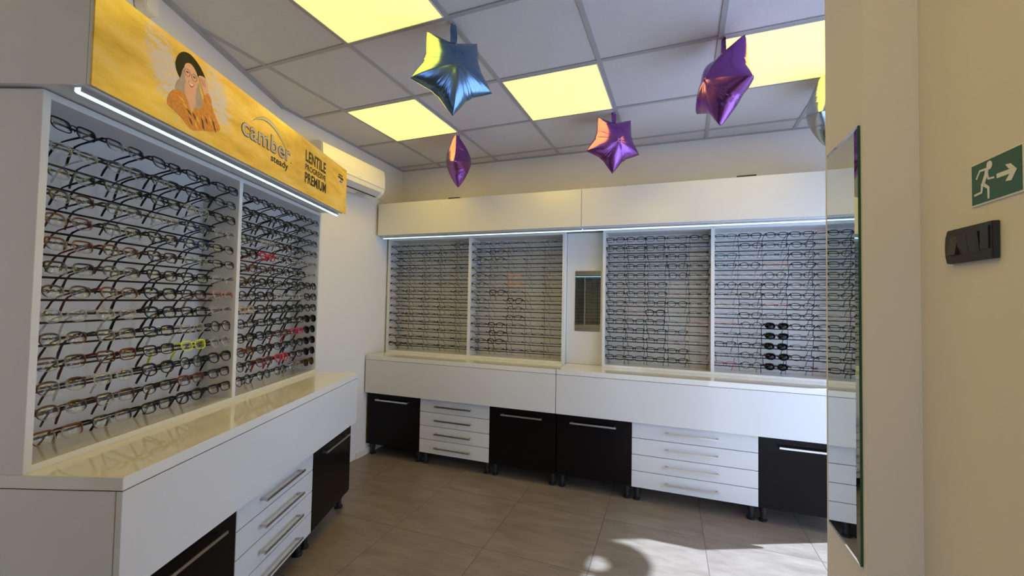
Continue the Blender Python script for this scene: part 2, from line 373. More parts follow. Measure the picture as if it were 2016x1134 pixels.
# ------------------------------------------------------------------ base cabinets
def handle(parent, xc, z, ln=0.34, y=0.0):
    bm = bmesh.new(); bx(bm, xc-ln/2, xc+ln/2, y-0.036, y-0.028, z-0.006, z+0.006)
    for s in (-1, 1): bx(bm, xc+s*(ln/2-0.012)-0.005, xc+s*(ln/2-0.012)+0.005, y-0.029, y, z-0.005, z+0.005)
    obj('handle', bm, CHROME, parent, bevel=0.0008)
def feet(fr, t, w_, depth=0.30):
    for x in (0.035, w_-0.035):
        for y in (0.055, depth):
            bm = bmesh.new(); lathe(bm, x, y, [(0.026, 0.0), (0.027, 0.012), (0.017, 0.018), (0.017, 0.055), (0.021, 0.06), (0.021, 0.103), (0.026, 0.105)], 18)
            obj('foot', bm, BLKMAT, t, smooth=False)
def door_cabinet(fr, x0, x1, label, hl=0.34, ztop=0.862, hz=0.512):
    t = fr.thing('base_cabinet', label, 'cabinet', x0, -0.06, 0, 'low storage cabinets'); w_ = x1-x0
    bm = bmesh.new(); bx(bm, 0.001, w_-0.001, 0.0205, 0.43, 0.106, ztop); obj('cabinet_body', bm, BLACK, t)
    bm = bmesh.new(); bx(bm, 0.0015, w_-0.0015, 0.0, 0.018, 0.1055, ztop-0.002)
    d = obj('door', bm, BLACK, t, bevel=0.001); handle(d, w_/2, hz, hl)
    feet(fr, t, w_)
def drawer_cabinet(fr, x0, x1, label, hl=0.34):
    t = fr.thing('drawer_cabinet', label, 'cabinet', x0, -0.06, 0, 'low storage cabinets'); w_ = x1-x0
    bm = bmesh.new(); bx(bm, 0.001, w_-0.001, 0.0205, 0.43, 0.106, 0.862); obj('cabinet_body', bm, LAMMAT, t)
    for a, b in ((0.1055, 0.2188), (0.2228, 0.3338), (0.3378, 0.4508), (0.4548, 0.566)):
        bm = bmesh.new(); bx(bm, 0.0015, w_-0.0015, 0.0, 0.018, a, b)
        d = obj('drawer', bm, LAM, t, bevel=0.001); handle(d, w_/2, a+0.058, hl)
    bm = bmesh.new(); bx(bm, 0.004, w_-0.004, 0.0181, 0.0204, 0.107, 0.568); obj('gap_shade_strip', bm, GAPSHADE, t)  # dark strip standing in for the shade between drawer fronts
    feet(fr, t, w_)
door_cabinet(FB, 0.172, 0.727, 'black door cabinet with silver bar handle, in the corner of the back run')
drawer_cabinet(FB, 0.728, 1.383, 'white four-drawer cabinet between two black cabinets, left half of back run')
door_cabinet(FB, 1.384, 1.9375, 'black door cabinet just left of the counter seam on the back run')
door_cabinet(FB, 1.9425, 2.4975, 'black door cabinet just right of the counter seam on the back run')
drawer_cabinet(FB, 2.498, 3.300, 'wide white four-drawer cabinet on the back run, above the sunlit floor')
door_cabinet(FB, 3.301, 3.862, 'bluish black door cabinet at the right end, beside the mirror pillar')
door_cabinet(FL, -1.205, -0.671, 'black door cabinet nearest the viewer, under the left counter')
drawer_cabinet(FL, -0.670, -0.021, 'white four-drawer cabinet in the middle of the left run')
door_cabinet(FL, -0.020, 0.516, 'black door cabinet at the far end of the left run, by the bare wall')

# ------------------------------------------------------------------ counters
def counter(fr, x0, x1, label, side_l=False, depth=0.475):
    t = fr.thing('counter', label, 'counter', x0, -0.10, 0, 'white counters'); w_ = x1-x0
    bm = bmesh.new(); bx(bm, 0, w_, 0, depth, 0.8695, 0.906); obj('worktop', bm, LAMTOP, t, bevel=0.0012)
    bm = bmesh.new(); bx(bm, 0, w_, 0, 0.018, 0.572, 0.8668); obj('apron', bm, LAM, t, bevel=0.001)
    bm = bmesh.new(); bx(bm, 0.002, w_-0.002, 0.003, depth-0.01, 0.8669, 0.8694); obj('gap_shade_strip', bm, GAPSHADE, t)  # dark strip standing in for the shade in the seam under the worktop
    if side_l:
        bm = bmesh.new(); bx(bm, 0.0005, 0.0185, 0.0210, depth-0.01, 0.0, 0.8666); obj('side_panel', bm, LAMMAT, t, bevel=0.001)
counter(FB, 0.172, 1.9385, 'white glossy counter on the left half of the back wall, from corner to seam')
counter(FB, 1.9435, 3.872, 'white glossy counter on the right half of the back wall, sunlit at its end')
counter(FL, -1.226, 0.507, 'white glossy counter in front of the left display, nearest the viewer', side_l=True)

# ------------------------------------------------------------------ display racks with rods
ROWZ = [1.927-0.0718*k for k in range(14)]
RY, RY2, RR, DROP = 0.205, 0.300, 0.0036, 0.030
def rack(fr, x0, x1, divs, label, z0=0.9065, z1=2.004, y0=0.185, y1=0.398, side=0.022):
    t = fr.thing('display_rack', label, 'display rack', x0, y0, z0, 'white eyewear display racks'); w_ = x1-x0; hh = z1-z0; dp = y1-y0
    for a, b in ((0, side), (w_-side, w_)):
        bm = bmesh.new(); bx(bm, a, b, 0, dp, 0, hh); obj('side_panel', bm, LAMMAT, t, bevel=0.0008)
    bm = bmesh.new(); bx(bm, side, w_-side, dp-0.012, dp-0.002, 0.02, hh-0.02); obj('back_panel', bm, LAMMAT, t)
    bm = bmesh.new(); bx(bm, side, w_-side, 0.001, dp-0.002, hh-0.02, hh); obj('top_panel', bm, LAMMAT, t)
    bm = bmesh.new(); bx(bm, side, w_-side, 0.001, dp-0.002, 0, 0.02); obj('bottom_shelf', bm, LAMTOP, t)
    bays = []; xa = side
    for dx in divs:
        dx -= x0
        bm = bmesh.new(); bx(bm, dx-0.0125, dx+0.0125, 0, dp-0.012, 0.02, hh-0.02); obj('divider', bm, LAMMAT, t, bevel=0.0008)
        bays.append((xa, dx-0.0125)); xa = dx+0.0125
    bays.append((xa, w_-side))
    for a, b in bays:
        for z in ROWZ:
            bm = bmesh.new(); tube(bm, [(a+0.004, RY-y0, z-z0), (b-0.004, RY-y0, z-z0)], RR, 8)
            obj('display_rod', bm, ROD, t)
            bm = bmesh.new(); tube(bm, [(a+0.004, RY2-y0, z-z0-DROP), (b-0.004, RY2-y0, z-z0-DROP)], RR, 8)
            for s in (a+0.012, b-0.012): tube(bm, [(s, RY2-y0, z-z0-DROP), (s, dp-0.012, z-z0-DROP)], RR*0.8, 6)
            obj('display_rod', bm, ROD, t)
    return [(x0+a, x0+b) for a, b in bays]
bA, bB = rack(FL, -1.226, 0.503, [-0.352], 'white two-bay eyewear rack on the left wall, nearest the viewer', y1=0.374)
b1, b2 = rack(FB, 0.170, 1.932, [1.054], 'white two-bay eyewear rack on the left half of the back wall')
b3, b4 = rack(FB, 2.243, 3.872, [3.047], 'white two-bay eyewear rack right of the small mirror on the back wall')
# white panel with the small mirror between the two back racks
bm = bmesh.new(); bx(bm, 1.934, 2.241, 0.262, 0.280, 0.907, 2.004); o = FB.put(obj('filler_panel', bm, LAM, bevel=0.0008))
tag(o, 'narrow plain white panel between the two back display racks', 'panel')
bm = bmesh.new(); bx(bm, 0, 0.212, 0, 0.004, 0, 0.502); o = FB.put(obj('wall_mirror', bm, MIRROR, bevel=0.0005), 2.006, 0.2575, 1.180)
tag(o, 'small frameless mirror on the white panel between the back racks', 'mirror')

# ------------------------------------------------------------------ pelmets and LED strips
def pelmet(fr, x0, x1, label, y0=0.0, y1=0.398, z0=2.010, z1=2.305, ma=LAM):
    t = fr.thing('pelmet', label, 'pelmet', x0, y0, z0, 'white boxes above the racks'); w_ = x1-x0; d_ = y1-y0; h_ = z1-z0
    bm = bmesh.new(); bx(bm, 0.0005, w_-0.0005, 0, 0.018, 0, h_); obj('front_board', bm, ma, t, bevel=0.0008)
    bm = bmesh.new(); bx(bm, 0, w_, 0.0185, d_, h_-0.018, h_); bx(bm, 0, 0.018, 0.0185, d_, 0, h_-0.018); bx(bm, w_-0.018, w_, 0.0185, d_, 0, h_-0.018); bx(bm, 0.018, w_-0.018, 0.0185, d_, 0, 0.018)
    obj('box_boards', bm, LAMMAT, t)
    return t
def led(fr, x0, x1, label, yc=0.075):
    t = fr.thing('led_strip', label, 'led light', x0, yc, 1.992, 'led light bars under the pelmets'); w_ = x1-x0
    bm = bmesh.new(); bx(bm, 0, w_, -0.011, 0.011, 0.012, 0.018); bx(bm, 0, w_, -0.011, -0.009, 0.0, 0.012); bx(bm, 0, w_, 0.009, 0.011, 0.0, 0.012); obj('housing', bm, ALU, t)
    bm = bmesh.new(); prof = [(-0.0088, 0.011), (-0.0088, 0.0), (-0.005, -0.004), (0, -0.006), (0.005, -0.004), (0.0088, 0.0), (0.0088, 0.011)]
    prism(bm, prof, lambda a, b: (0.002, a, b), lambda a, b: (w_-0.002, a, b)); obj('diffuser', bm, LED, t)
    bm = bmesh.new(); tube(bm, [(0, -0.034, 0.014), (w_, -0.034, 0.014)], 0.0042, 10); obj('glint_bead', bm, LAMMAT, t)  # added white bead imitating the bar's second, reflected bright line
pelmet(FB, 0.185, 2.098, 'long white box above the left back rack')
pelmet(FB, 2.100, 3.900, 'long white box above the right back rack, running behind the pillar')
led(FB, 0.195, 2.097, 'glowing white light bar under the left back pelmet')
led(FB, 2.102, 3.89, 'glowing white light bar under the right back pelmet')
pelmet(FL, -1.244, 0.503, 'white box behind the gold banner above the left rack', y0=0.025, y1=0.372)
led(FL, -1.236, 0.492, 'glowing white light bar under the gold banner')
for x0, x1, lab in ((0.918, 1.026, 'small flat black box on the pelmet, below the side-on purple balloon'), (3.180, 3.300, 'small flat black box on the pelmet, near the mirror pillar')):
    o = FB.put(box('black_box', (0, x1-x0, 0.0, 0.05, 0, 0.012), BLKMAT, bevel=0.002), x0, 0.004, 2.3055); tag(o, lab, 'box')

# ------------------------------------------------------------------ gold banner
t = FL.thing('advertising_banner', 'long gold advertising banner with smiling woman in black hat and lettering', 'banner', 0, 0.019, 0)
def BP(name, ma, poly, y, th=0.00012, smooth=4, parent=t, label=None):
    y = -0.00015+y*0.2
    bm = bmesh.new(); pl = curve2(poly, smooth) if smooth else poly
    prism(bm, pl, lambda a, b: (a, y, b), lambda a, b: (a, y+th, b)); bm.normal_update(); bmesh.ops.triangulate(bm, faces=[f for f in bm.faces if len(f.verts) > 4], ngon_method='EAR_CLIP')
    o = obj(name, bm, ma, parent)
    if label: o['label'] = label
    return o
bm = bmesh.new(); bx(bm, -1.252, 0.505, 0.0, 0.0055, 2.004, 2.310); obj('banner_panel', bm, GOLD, t)
SPL = mat('splash_lilac', (0.60, 0.53, 0.50), 0.35, noise=(55, 0.22, (1, 1, 1)))
def splash(pts, seed, amp=0.012):
    rnd = random.Random(seed); out = []
    for p in curve2(pts, 7): out.append((p[0]+rnd.uniform(-amp, amp)*0.6, min(2.308, p[1]+rnd.uniform(-amp, amp))))
    return out
SKIN = mat('print_skin', (0.66, 0.36, 0.27), 0.4); HAIR = mat('print_hair', (0.36, 0.28, 0.25), 0.4, noise=(120, 0.35, (1, 1, 0.2)))
SHIRT = mat('print_shirt', (0.58, 0.21, 0.035), 0.4, noise=(90, 0.6, (1, 1, 1))); HAT = mat('print_hat', (0.009, 0.010, 0.008), 0.6, spec=0.2)
DARKP = mat('print_dark', (0.05, 0.02, 0.015), 0.4); LIPS = mat('print_lips', (0.45, 0.08, 0.07), 0.4); WHT = mat('print_white', (0.8, 0.78, 0.75), 0.4)
BP('picture_hat', HAT, [(-0.951, 2.186), (-0.968, 2.205), (-0.974, 2.230), (-0.964, 2.262), (-0.944, 2.285), (-0.918, 2.295), (-0.893, 2.292), (-0.865, 2.279), (-0.845, 2.262), (-0.834, 2.246), (-0.858, 2.240), (-0.90, 2.215), (-0.93, 2.190)], -0.0018)
BP('picture_hair', HAIR, [(-0.932, 2.235), (-0.950, 2.190), (-0.968, 2.158), (-0.966, 2.128), (-0.952, 2.112), (-0.932, 2.118), (-0.915, 2.140), (-0.905, 2.130), (-0.885, 2.105), (-0.868, 2.080), (-0.850, 2.088), (-0.838, 2.115), (-0.838, 2.150), (-0.856, 2.185), (-0.868, 2.215)], -0.0024)
BP('picture_neck', SKIN, [(-0.925, 2.185), (-0.880, 2.185), (-0.878, 2.150), (-0.876, 2.125), (-0.892, 2.098), (-0.905, 2.100), (-0.925, 2.130)], -0.0030)
BP('picture_shirt', SHIRT, [(-0.999, 2.072), (-0.994, 2.108), (-0.972, 2.133), (-0.940, 2.142), (-0.926, 2.138), (-0.905, 2.108), (-0.893, 2.085), (-0.878, 2.110), (-0.862, 2.115), (-0.846, 2.128), (-0.838, 2.165), (-0.815, 2.195), (-0.800, 2.182), (-0.790, 2.150), (-0.765, 2.118), (-0.745, 2.090), (-0.765, 2.070), (-0.800, 2.058), (-0.850, 2.040), (-0.890, 2.026), (-0.930, 2.046), (-0.965, 2.060)], -0.0034)
for k, (x, z, a) in enumerate([(-0.925, 2.10, 0.5), (-0.905, 2.085, 0.6), (-0.880, 2.080, 0.9), (-0.862, 2.075, 0.9), (-0.84, 2.078, 1.0), (-0.82, 2.09, 1.0), (-0.80, 2.10, 1.0), (-0.782, 2.095, 1.0), (-0.895, 2.055, 0.9), (-0.87, 2.05, 1.0), (-0.835, 2.06, 1.0), (-0.775, 2.078, 1.0), (-0.94, 2.115, 0.3)]):
    dx, dz = 0.017*math.cos(-a), 0.017*math.sin(-a)
    BP('picture_shirt_pattern', (DARKP if k % 3 else mat('print_yellow', (0.75, 0.42, 0.05), 0.4)), [(x-dx, z-dz), (x+0.003, z+0.004), (x+dx, z+dz), (x-0.003, z-0.004)], -0.0042, smooth=0)
BP('picture_face', SKIN, [(-0.930, 2.250), (-0.936, 2.222), (-0.928, 2.190), (-0.914, 2.168), (-0.900, 2.160), (-0.884, 2.168), (-0.872, 2.195), (-0.870, 2.225), (-0.882, 2.248), (-0.906, 2.262)], -0.0042)
BP('picture_mouth', LIPS, [(-0.916, 2.196), (-0.905, 2.191), (-0.892, 2.193), (-0.886, 2.199), (-0.893, 2.182), (-0.905, 2.179)], -0.0050)
BP('picture_teeth', WHT, [(-0.912, 2.193), (-0.902, 2.190), (-0.891, 2.193), (-0.896, 2.186), (-0.905, 2.185)], -0.0056)
for ex, ez in ((-0.921, 2.224), (-0.888, 2.222)):
    BP('picture_eye', DARKP, [(ex-0.007, ez), (ex, ez+0.0035), (ex+0.007, ez), (ex, ez-0.003)], -0.0050, smooth=3)
    bm = bmesh.new(); tube(bm, [(ex+0.0125*math.cos(2*PI*k/20), -0.0010, ez-0.002+0.0125*math.sin(2*PI*k/20)) for k in range(20)], 0.0009, 5, closed=True); obj('picture_spectacles', bm, mat('print_specs', (0.12, 0.08, 0.07), 0.4), t)
BP('picture_sleeve', SHIRT, [(-0.838, 2.185), (-0.815, 2.197), (-0.797, 2.165), (-0.800, 2.120), (-0.825, 2.130)], -0.0046)
BP('picture_hand', SKIN, [(-0.868, 2.238), (-0.855, 2.245), (-0.838, 2.247), (-0.822, 2.228), (-0.822, 2.196), (-0.838, 2.183), (-0.850, 2.200), (-0.862, 2.222)], -0.0052)
for k in range(3): BP('picture_fingers', DARKP, [(-0.862+0.01*k, 2.236), (-0.860+0.01*k, 2.237), (-0.846+0.007*k, 2.212), (-0.847+0.007*k, 2.211)], -0.0058, smooth=0)
obj('lettering', text_mesh('camber', -0.617, 2.121, 0.396, 0.086, -0.0010, bold=0.035), INK, t)['label'] = 'dark outline of the silver word camber'
obj('lettering', text_mesh('camber', -0.614, 2.124, 0.390, 0.081, -0.0020, bold=0.012), SILVERINK, t)['label'] = 'silver word camber'
def crescent(pts_o, pts_i): return pts_o + pts_i[::-1]
A0, A1, A2 = Vector((-0.548, 2.206)), Vector((-0.410, 2.345)), Vector((-0.262, 2.176))
def bez(a, b, c, n=18): return [tuple((1-k/n)**2*a+2*(k/n)*(1-k/n)*b+(k/n)**2*c) for k in range(n+1)]
BP('logo_arc', INK, crescent(bez(A0+Vector((-0.003, -0.002)), A1+Vector((0, 0.006)), A2+Vector((0.003, -0.004))), bez(A0, A1+Vector((-0.014, -0.040)), A2+Vector((-0.003, 0)))), -0.0010, smooth=0)
BP('logo_arc', SILVERINK, crescent(bez(A0, A1, A2), bez(A0, A1+Vector((-0.012, -0.033)), A2)), -0.0020, smooth=0)
for s, x, z, w_, h_, bo in (('steady', -0.395, 2.068, 0.153, 0.046, 0.02), ('TM', -0.222, 2.122, 0.010, 0.006, 0.0), ('LENTILE', -0.066, 2.189, 0.250, 0.066, 0.03), ('PROGRESIVE', -0.066, 2.141, 0.252, 0.034, 0.02), ('PREMIUM', -0.067, 2.068, 0.260, 0.060, 0.03)):
    obj('lettering', text_mesh(s, x, z, w_, h_, -0.0010, bold=bo), INK, t)
# small emblem at the far end: two rows of strokes over a ragged white flower
bm = bmesh.new(); rnd = random.Random(5)
for k in range(7): bx(bm, 0.373+k*0.0095, 0.373+k*0.0095+0.006, -0.001, 0, 2.243, 2.252)
for k in range(9): bx(bm, 0.366+k*0.0095, 0.366+k*0.0095+0.005+rnd.random()*0.003, -0.001, 0, 2.222+rnd.uniform(-.003, .003), 2.236)
obj('emblem', bm, INK, t)
BP('emblem', SPL, splash([(0.375, 2.205), (0.385, 2.222), (0.41, 2.220), (0.435, 2.222), (0.44, 2.205), (0.42, 2.192), (0.395, 2.190)], 4, 0.004), -0.0008, smooth=0)
bm = bmesh.new()
for k in range(6): bx(bm, 0.39+k*0.007, 0.393+k*0.007, -0.002, -0.001, 2.198+(k % 2)*0.006, 2.206+(k % 3)*0.004)
obj('emblem', bm, INK, t)

# ------------------------------------------------------------------ eyeglasses
C = dict(K=(0.006, 0.006, 0.0065), G=(0.045, 0.045, 0.05), B=(0.060, 0.024, 0.016), R=(0.125, 0.026, 0.013), C=(0.50, 0.48, 0.46), Y=(0.68, 0.72, 0.04), N=(0.025, 0.05, 0.10),
         S=(0.34, 0.33, 0.33), T=(0.52, 0.34, 0.20), F=(0.50, 0.02, 0.05), P=(0.40, 0.20, 0.20), O=(0.75, 0.20, 0.05), W=(0.012, 0.012, 0.013), D=(0.03, 0.02, 0.02), Q=(0.05, 0.16, 0.16), V=(0.30, 0.25, 0.42))
CN = dict(K='black', G='dark grey', B='brown', R='rust', C='clear', Y='lime', N='navy', S='silver', T='tan', F='crimson', P='pink', O='orange', D='dark brown', Q='teal', V='lilac')
SN = dict(r='rectangular', o='oval', w='wide', c='round', s='half-rim', x='dark sunglass', t='thin-rimmed')
FM = {}
for k, c in C.items():
    FM[k] = mat('frame_'+CN.get(k, 'x').replace(' ', '_')+('' if k in CN else k), c, 0.26, noise=(80, 0.12, (1, 1, 1)), spec=0.32)
FM['C'].node_tree.nodes['Principled BSDF'].inputs['Alpha'].default_value = 0.42
for k in 'KBRG': FM['2'+k] = two_tone('frame_two_tone_'+CN[k].replace(' ', '_'), C[k], (0.36, 0.34, 0.33) if k != 'R' else (0.40, 0.30, 0.27), level=0.010 if k != 'G' else 0.018)
SH = dict(r=(0.0272, 0.0178, 3.8, 0.0016), o=(0.0272, 0.0182, 2.5, 0.0016), w=(0.0275, 0.0205, 3.0, 0.0021), c=(0.0245, 0.0222, 2.1, 0.0013), s=(0.0275, 0.0172, 3.2, 0.0011), x=(0.0288, 0.0210, 2.7, 0.0019), t=(0.0272, 0.0172, 2.9, 0.0010))
ZC = -0.0085
def outline(style, side, n=28):
    a, b, e, r = SH[style]; cx = side*(a+0.0085); out = []
    for k in range(n):
        th = 2*PI*k/n; c, s = math.cos(th), math.sin(th)
        q = e if s >= 0 else max(2.0, e-0.9)
        x = a*abs(c)**(2/q)*(1 if c >= 0 else -1); z = b*abs(s)**(2/q)*(1 if s >= 0 else -1)
        if style in 'wxr': x += side*0.0020*(z/b)        # flares outward at the top
        out.append(Vector((cx+x, abs(x+side*a)*0.06*0, ZC+z)))
    return out, cx
MESH = {}
def glasses_parts(style, n=28, seg=6):
    key = (style, n, seg)
    if key in MESH: return MESH[key]
    a, b, e, r = SH[style]; W_ = 2*a+0.0085
    # frame: two rims, bridge, end pieces, nose pads
    bm = bmesh.new()
    for side in (-1, 1):
        pl, cx = outline(style, side, n)
        if style == 's':
            top = [p for p in pl if p.z > ZC-0.002]
            top.sort(key=lambda p: p.x); tube(bm, top, 0.0014, seg)
        else:
            rad = [r*(1.0+(0.9 if style in 'wx' else 0.8)*max(0, (p.z-ZC)/b)) for p in pl]
            tube(bm, pl, r, seg, closed=True, radii=rad)
        xo = side*W_
        tube(bm, [(xo-side*0.003, 0, 0.0025), (xo+side*0.0012, 0.001, 0.0045), (xo+side*0.003, 0.006, 0.0052)], 0.0024 if style not in 'st' else 0.0011, seg, flat=(1.5, 1))
        tube(bm, [(side*0.0085, 0.0, -0.004), (side*0.0072, 0.004, -0.006), (side*0.0068, 0.0062, -0.011)], 0.0011, 5, flat=(1, 1.5))
    tube(bm, [(-0.0095, 0, -0.001), (-0.005, -0.0006, 0.0022), (0, -0.0008, 0.003), (0.005, -0.0006, 0.0022), (0.0095, 0, -0.001)], r*1.15, seg)
    bmesh.ops.recalc_face_normals(bm, faces=bm.faces)
    fr = bpy.data.meshes.new('frame'); bm.to_mesh(fr); bm.free(); fr.shade_smooth()
    ls = []; tp = []
    for side in (-1, 1):
        pl, cx = outline(style, side, n); bm = bmesh.new()
        A = [bm.verts.new((cx+(p.x-cx)*0.985, 0.0002, ZC+(p.z-ZC)*0.985)) for p in pl]; cA = bm.verts.new((cx, -0.0012, ZC))
        B = [bm.verts.new((cx+(p.x-cx)*0.985, 0.0014, ZC+(p.z-ZC)*0.985)) for p in pl]; cB = bm.verts.new((cx, 0.0000, ZC))
        for k in range(n):
            bm.faces.new((A[k], A[(k+1) % n], cA)); bm.faces.new((B[(k+1) % n], B[k], cB)); bm.faces.new((A[(k+1) % n], A[k], B[k], B[(k+1) % n]))
        bmesh.ops.recalc_face_normals(bm, faces=bm.faces)
        me = bpy.data.meshes.new('lens'); bm.to_mesh(me); bm.free(); me.shade_smooth(); ls.append(me)
        bm = bmesh.new(); xo = side*(W_+0.0031); thick = dict(w=0.0045, x=0.0042, r=0.0038, o=0.0034, c=0.0026, s=0.0028, t=0.0028)[style]
        P = [(xo, 0.006, 0.0058), (xo, 0.04, 0.0056), (xo-side*0.001, 0.08, 0.004), (xo-side*0.003, 0.100, 0.001), (xo-side*0.006, 0.118, -0.010), (xo-side*0.009, 0.135, -0.029), (xo-side*0.011, 0.146, -0.045)]
        tube(bm, P, thick, seg, flat=(0.5, 1.0) if False else (0.45, 1.0), radii=[thick*q for q in (1.15, 1.0, 0.85, 0.85, 1.05, 1.25, 1.0)])
        bmesh.ops.recalc_face_normals(bm, faces=bm.faces)
        me = bpy.data.meshes.new('temple'); bm.to_mesh(me); bm.free(); me.shade_smooth(); tp.append(me)
    MESH[key] = (fr, ls, tp); return MESH[key]
TILT = math.radians(-14); GS = 1.08
PROTO = {}
def proto_glasses(code):
    """code: frame colour (optionally '2' first for a clear lower half) + style letter"""
    if code in PROTO: return PROTO[code]
    two = code[0] == '2'; k = code[1] if two else code[0]; st = code[-1]; brown = code == 'Bx'
    fr, ls, tp = glasses_parts(st)
    root = bpy.data.objects.new('eyeglasses', None); root.empty_display_size = 0.02
    fm = FM['2'+k] if two else FM[k]; tm = FM['K' if k == 'S' else k]
    if st == 'x': lm = BROWNLENS if brown else DARKLENS
    else: lm = LENS
    parts = []
    def part(nm, me, ma):
        key = (nm, st, me.name, ma.name)
        me2 = MESH.get(key)
        if me2 is None: me2 = me.copy(); me2.materials.append(ma); MESH[key] = me2
        o = bpy.data.objects.new(nm, me2); o.parent = root; parts.append(o)
    part('frame', fr, fm)
    for q in ls: part('lens', q, lm)
    for q in tp: part('temple', q, tm)
    PROTO[code] = (root, parts); return PROTO[code]
ORD = ['first', 'second', 'third', 'fourth', 'fifth', 'sixth', 'seventh', 'eighth', 'ninth', 'tenth', 'eleventh', 'twelfth', 'thirteenth', 'bottom']
USED = set()
def place_glasses(fr, x, k, code, bay, col, group, rnd):
    root0, parts0 = proto_glasses(code)
    first = code not in USED; USED.add(code)
    root = root0 if first else root0.copy(); COL.objects.link(root)
    for p in parts0:
        c = p if first else p.copy(); COL.objects.link(c); c.parent = root
    zt = ROWZ[k]+RR+0.0012
    root.location = fr.w(x, RY-0.0090, zt); root.scale = (GS, GS, GS)
    root.rotation_euler = Matrix.Rotation(fr.a+rnd.uniform(-0.05, 0.05), 4, 'Z').to_3x3().__matmul__(Matrix.Rotation(TILT+rnd.uniform(-0.02, 0.02), 3, 'X')).to_euler()
    kk = code[1] if code[0] == '2' else code[0]
    what = 'brown sunglasses' if code == 'Bx' else ('dark sunglasses' if code[-1] == 'x' else CN[kk]+' '+SN[code[-1]]+' eyeglasses')
    rown = 'bottom row' if k == 13 else ('top row' if k == 0 else ORD[k]+' row down')
    coln = 'rightmost' if col == 4 else ('leftmost' if col == 0 else ORD[col]+' from left')
    root['label'] = f'{what}, {coln} on {rown}, {bay}'; root['category'] = 'eyeglasses'; root['group'] = group
    return root
BAYA = ['Kr 2Kr Kr Kr Kr', 'Co 2Go 2Kr Kr Kt', '2Kr 2Kr Kr Cr Kr', '2Bo 2Go Cs Nr Ss', '2Ro 2Kr Kr Nr Kt', '2Rr 2Ro Dr Ss Kt', '2Kr 2Go Kr Kr Ss',
        '2Bo 2Ro Kw Kr Pr', 'Co Co Kw Kr Ss', '2Bo 2Gr Kr Cr Kc', '2Br Rr Kr Yr Sc', '2Bo Co Kw Kc Kw', '2Bo 2Br Kt Rr Kr', '2Rr 2Kr Kr Kw Kr']
BAYB = ['Ko Ko Ko Ko Kt', 'Ko Ko Kr Kr Kt', 'Ko Kr Kr Kt Nr', 'Kc Cr Kr Kt Kt', 'Kw Fw Kt St St', 'Br Br Kr Kr St', 'Bw Kw Kt Kw Kw', 'Kc Kw St Cr Kw',
        'Tc Dw Kw Kw Kw', 'Kc Kr Kr Kr Kx', 'Kw Kw Br Fr Kx', 'Rw Kw Kr Kw Kx', 'Kc Rw Fw Kr Kx', 'Kc Kc Kc Ct Bx']
BAY3 = ['Kr Ko Kr Kt Ko', 'Ko Kr Kr Kc St', 'Kt Kr Kr Kr Ts', 'Kt Kr Kt Kr Kt', 'Kr Kr Kt Kc Ks', 'Kr Kr Kr St Ks', 'Kr Kr Kr Pt Ks', 'Kr Kt Kr Ko Ks',
        'Kr Pt Kw Ss Ks', 'Kr Kr Kr St Ps', 'Kr Kr Kr Kt Ts', 'Kr Kr Kr Pt Ts', 'Kr Kr Kr Kr Ss', 'Kr Kr Kr Kr Ss']
BAY4 = ['Kt Kr Ko Kr Pr', 'Ct Do Kt Ko Ct', 'Qr Ct Ks Kr Kt', 'Kt Kc Ot Kr Kt', 'Cs Cs Kc Kr Kr', 'Kc Dr Kr Kt Kt', 'Ks Kr Kr Kr Kt', 'Ct Kt Fs Ko Kt',
        'Vs Kr Kt Ko Kt', 'Os Dc Kx Ko Ko', 'Ks Kt Kx Gt Kt', 'Kr Ko Kx Kt Ko', 'St Kc Kx Ko Kr', 'Ft Kc Kx Kt Pt']
BAY2 = ['Kt Kt Ks St Ks', 'Kt Ko Ks St St', 'Kc Kc Ss St St', 'Kt Ks Ss St Ct', 'Kc Kt Oc St Ct', 'Kc St Oc Ss Ct', 'Kt Kw Ks Ss St', 'Kc Ss Kw St St', 'Kt Ss Kc St St', 'St Ss Kr Ss St',
        'Kt Dw Kt St St', 'Ss Kw Ks Ks Ss', 'Kc Kw Ss Ss Ss', 'Kt Kt Ks Ks Ss']
BAY1 = ['Kt Ks Ks Ss Ko'] + ['Kt Ks Kt Ks St', 'Ks St Ks Kt Ss', 'Kt Kt Ks Ss Ks']*4 + ['Ko Kt Ks Kt Ks']
def fill(fr, bay, rows, text, group, seed, ks=range(14), edge=0.077):
    rnd = random.Random(seed); x0, x1 = bay
    for k in ks:
        for c, code in enumerate(rows[k].split()):
            x = x0+edge+(x1-x0-2*edge)*c/4+rnd.uniform(-0.006, 0.006)
            place_glasses(fr, x, k, code, text, c, group, rnd)
fill(FL, bA, BAYA, "left wall's near rack", 'eyeglasses on the near rack of the left wall', 1, edge=0.078)
fill(FL, bB, BAYB, "left wall's far rack", 'eyeglasses on the far rack of the left wall', 2)
fill(FB, b3, BAY3, 'rack right of small mirror', 'eyeglasses on the rack right of the small mirror', 3)
fill(FB, b4, BAY4, 'rack beside the pillar', 'eyeglasses on the rack beside the pillar', 4)
fill(FB, b2, BAY2, 'rack left of small mirror', 'eyeglasses on the rack left of the small mirror', 5, ks=(6, 10, 11, 12))
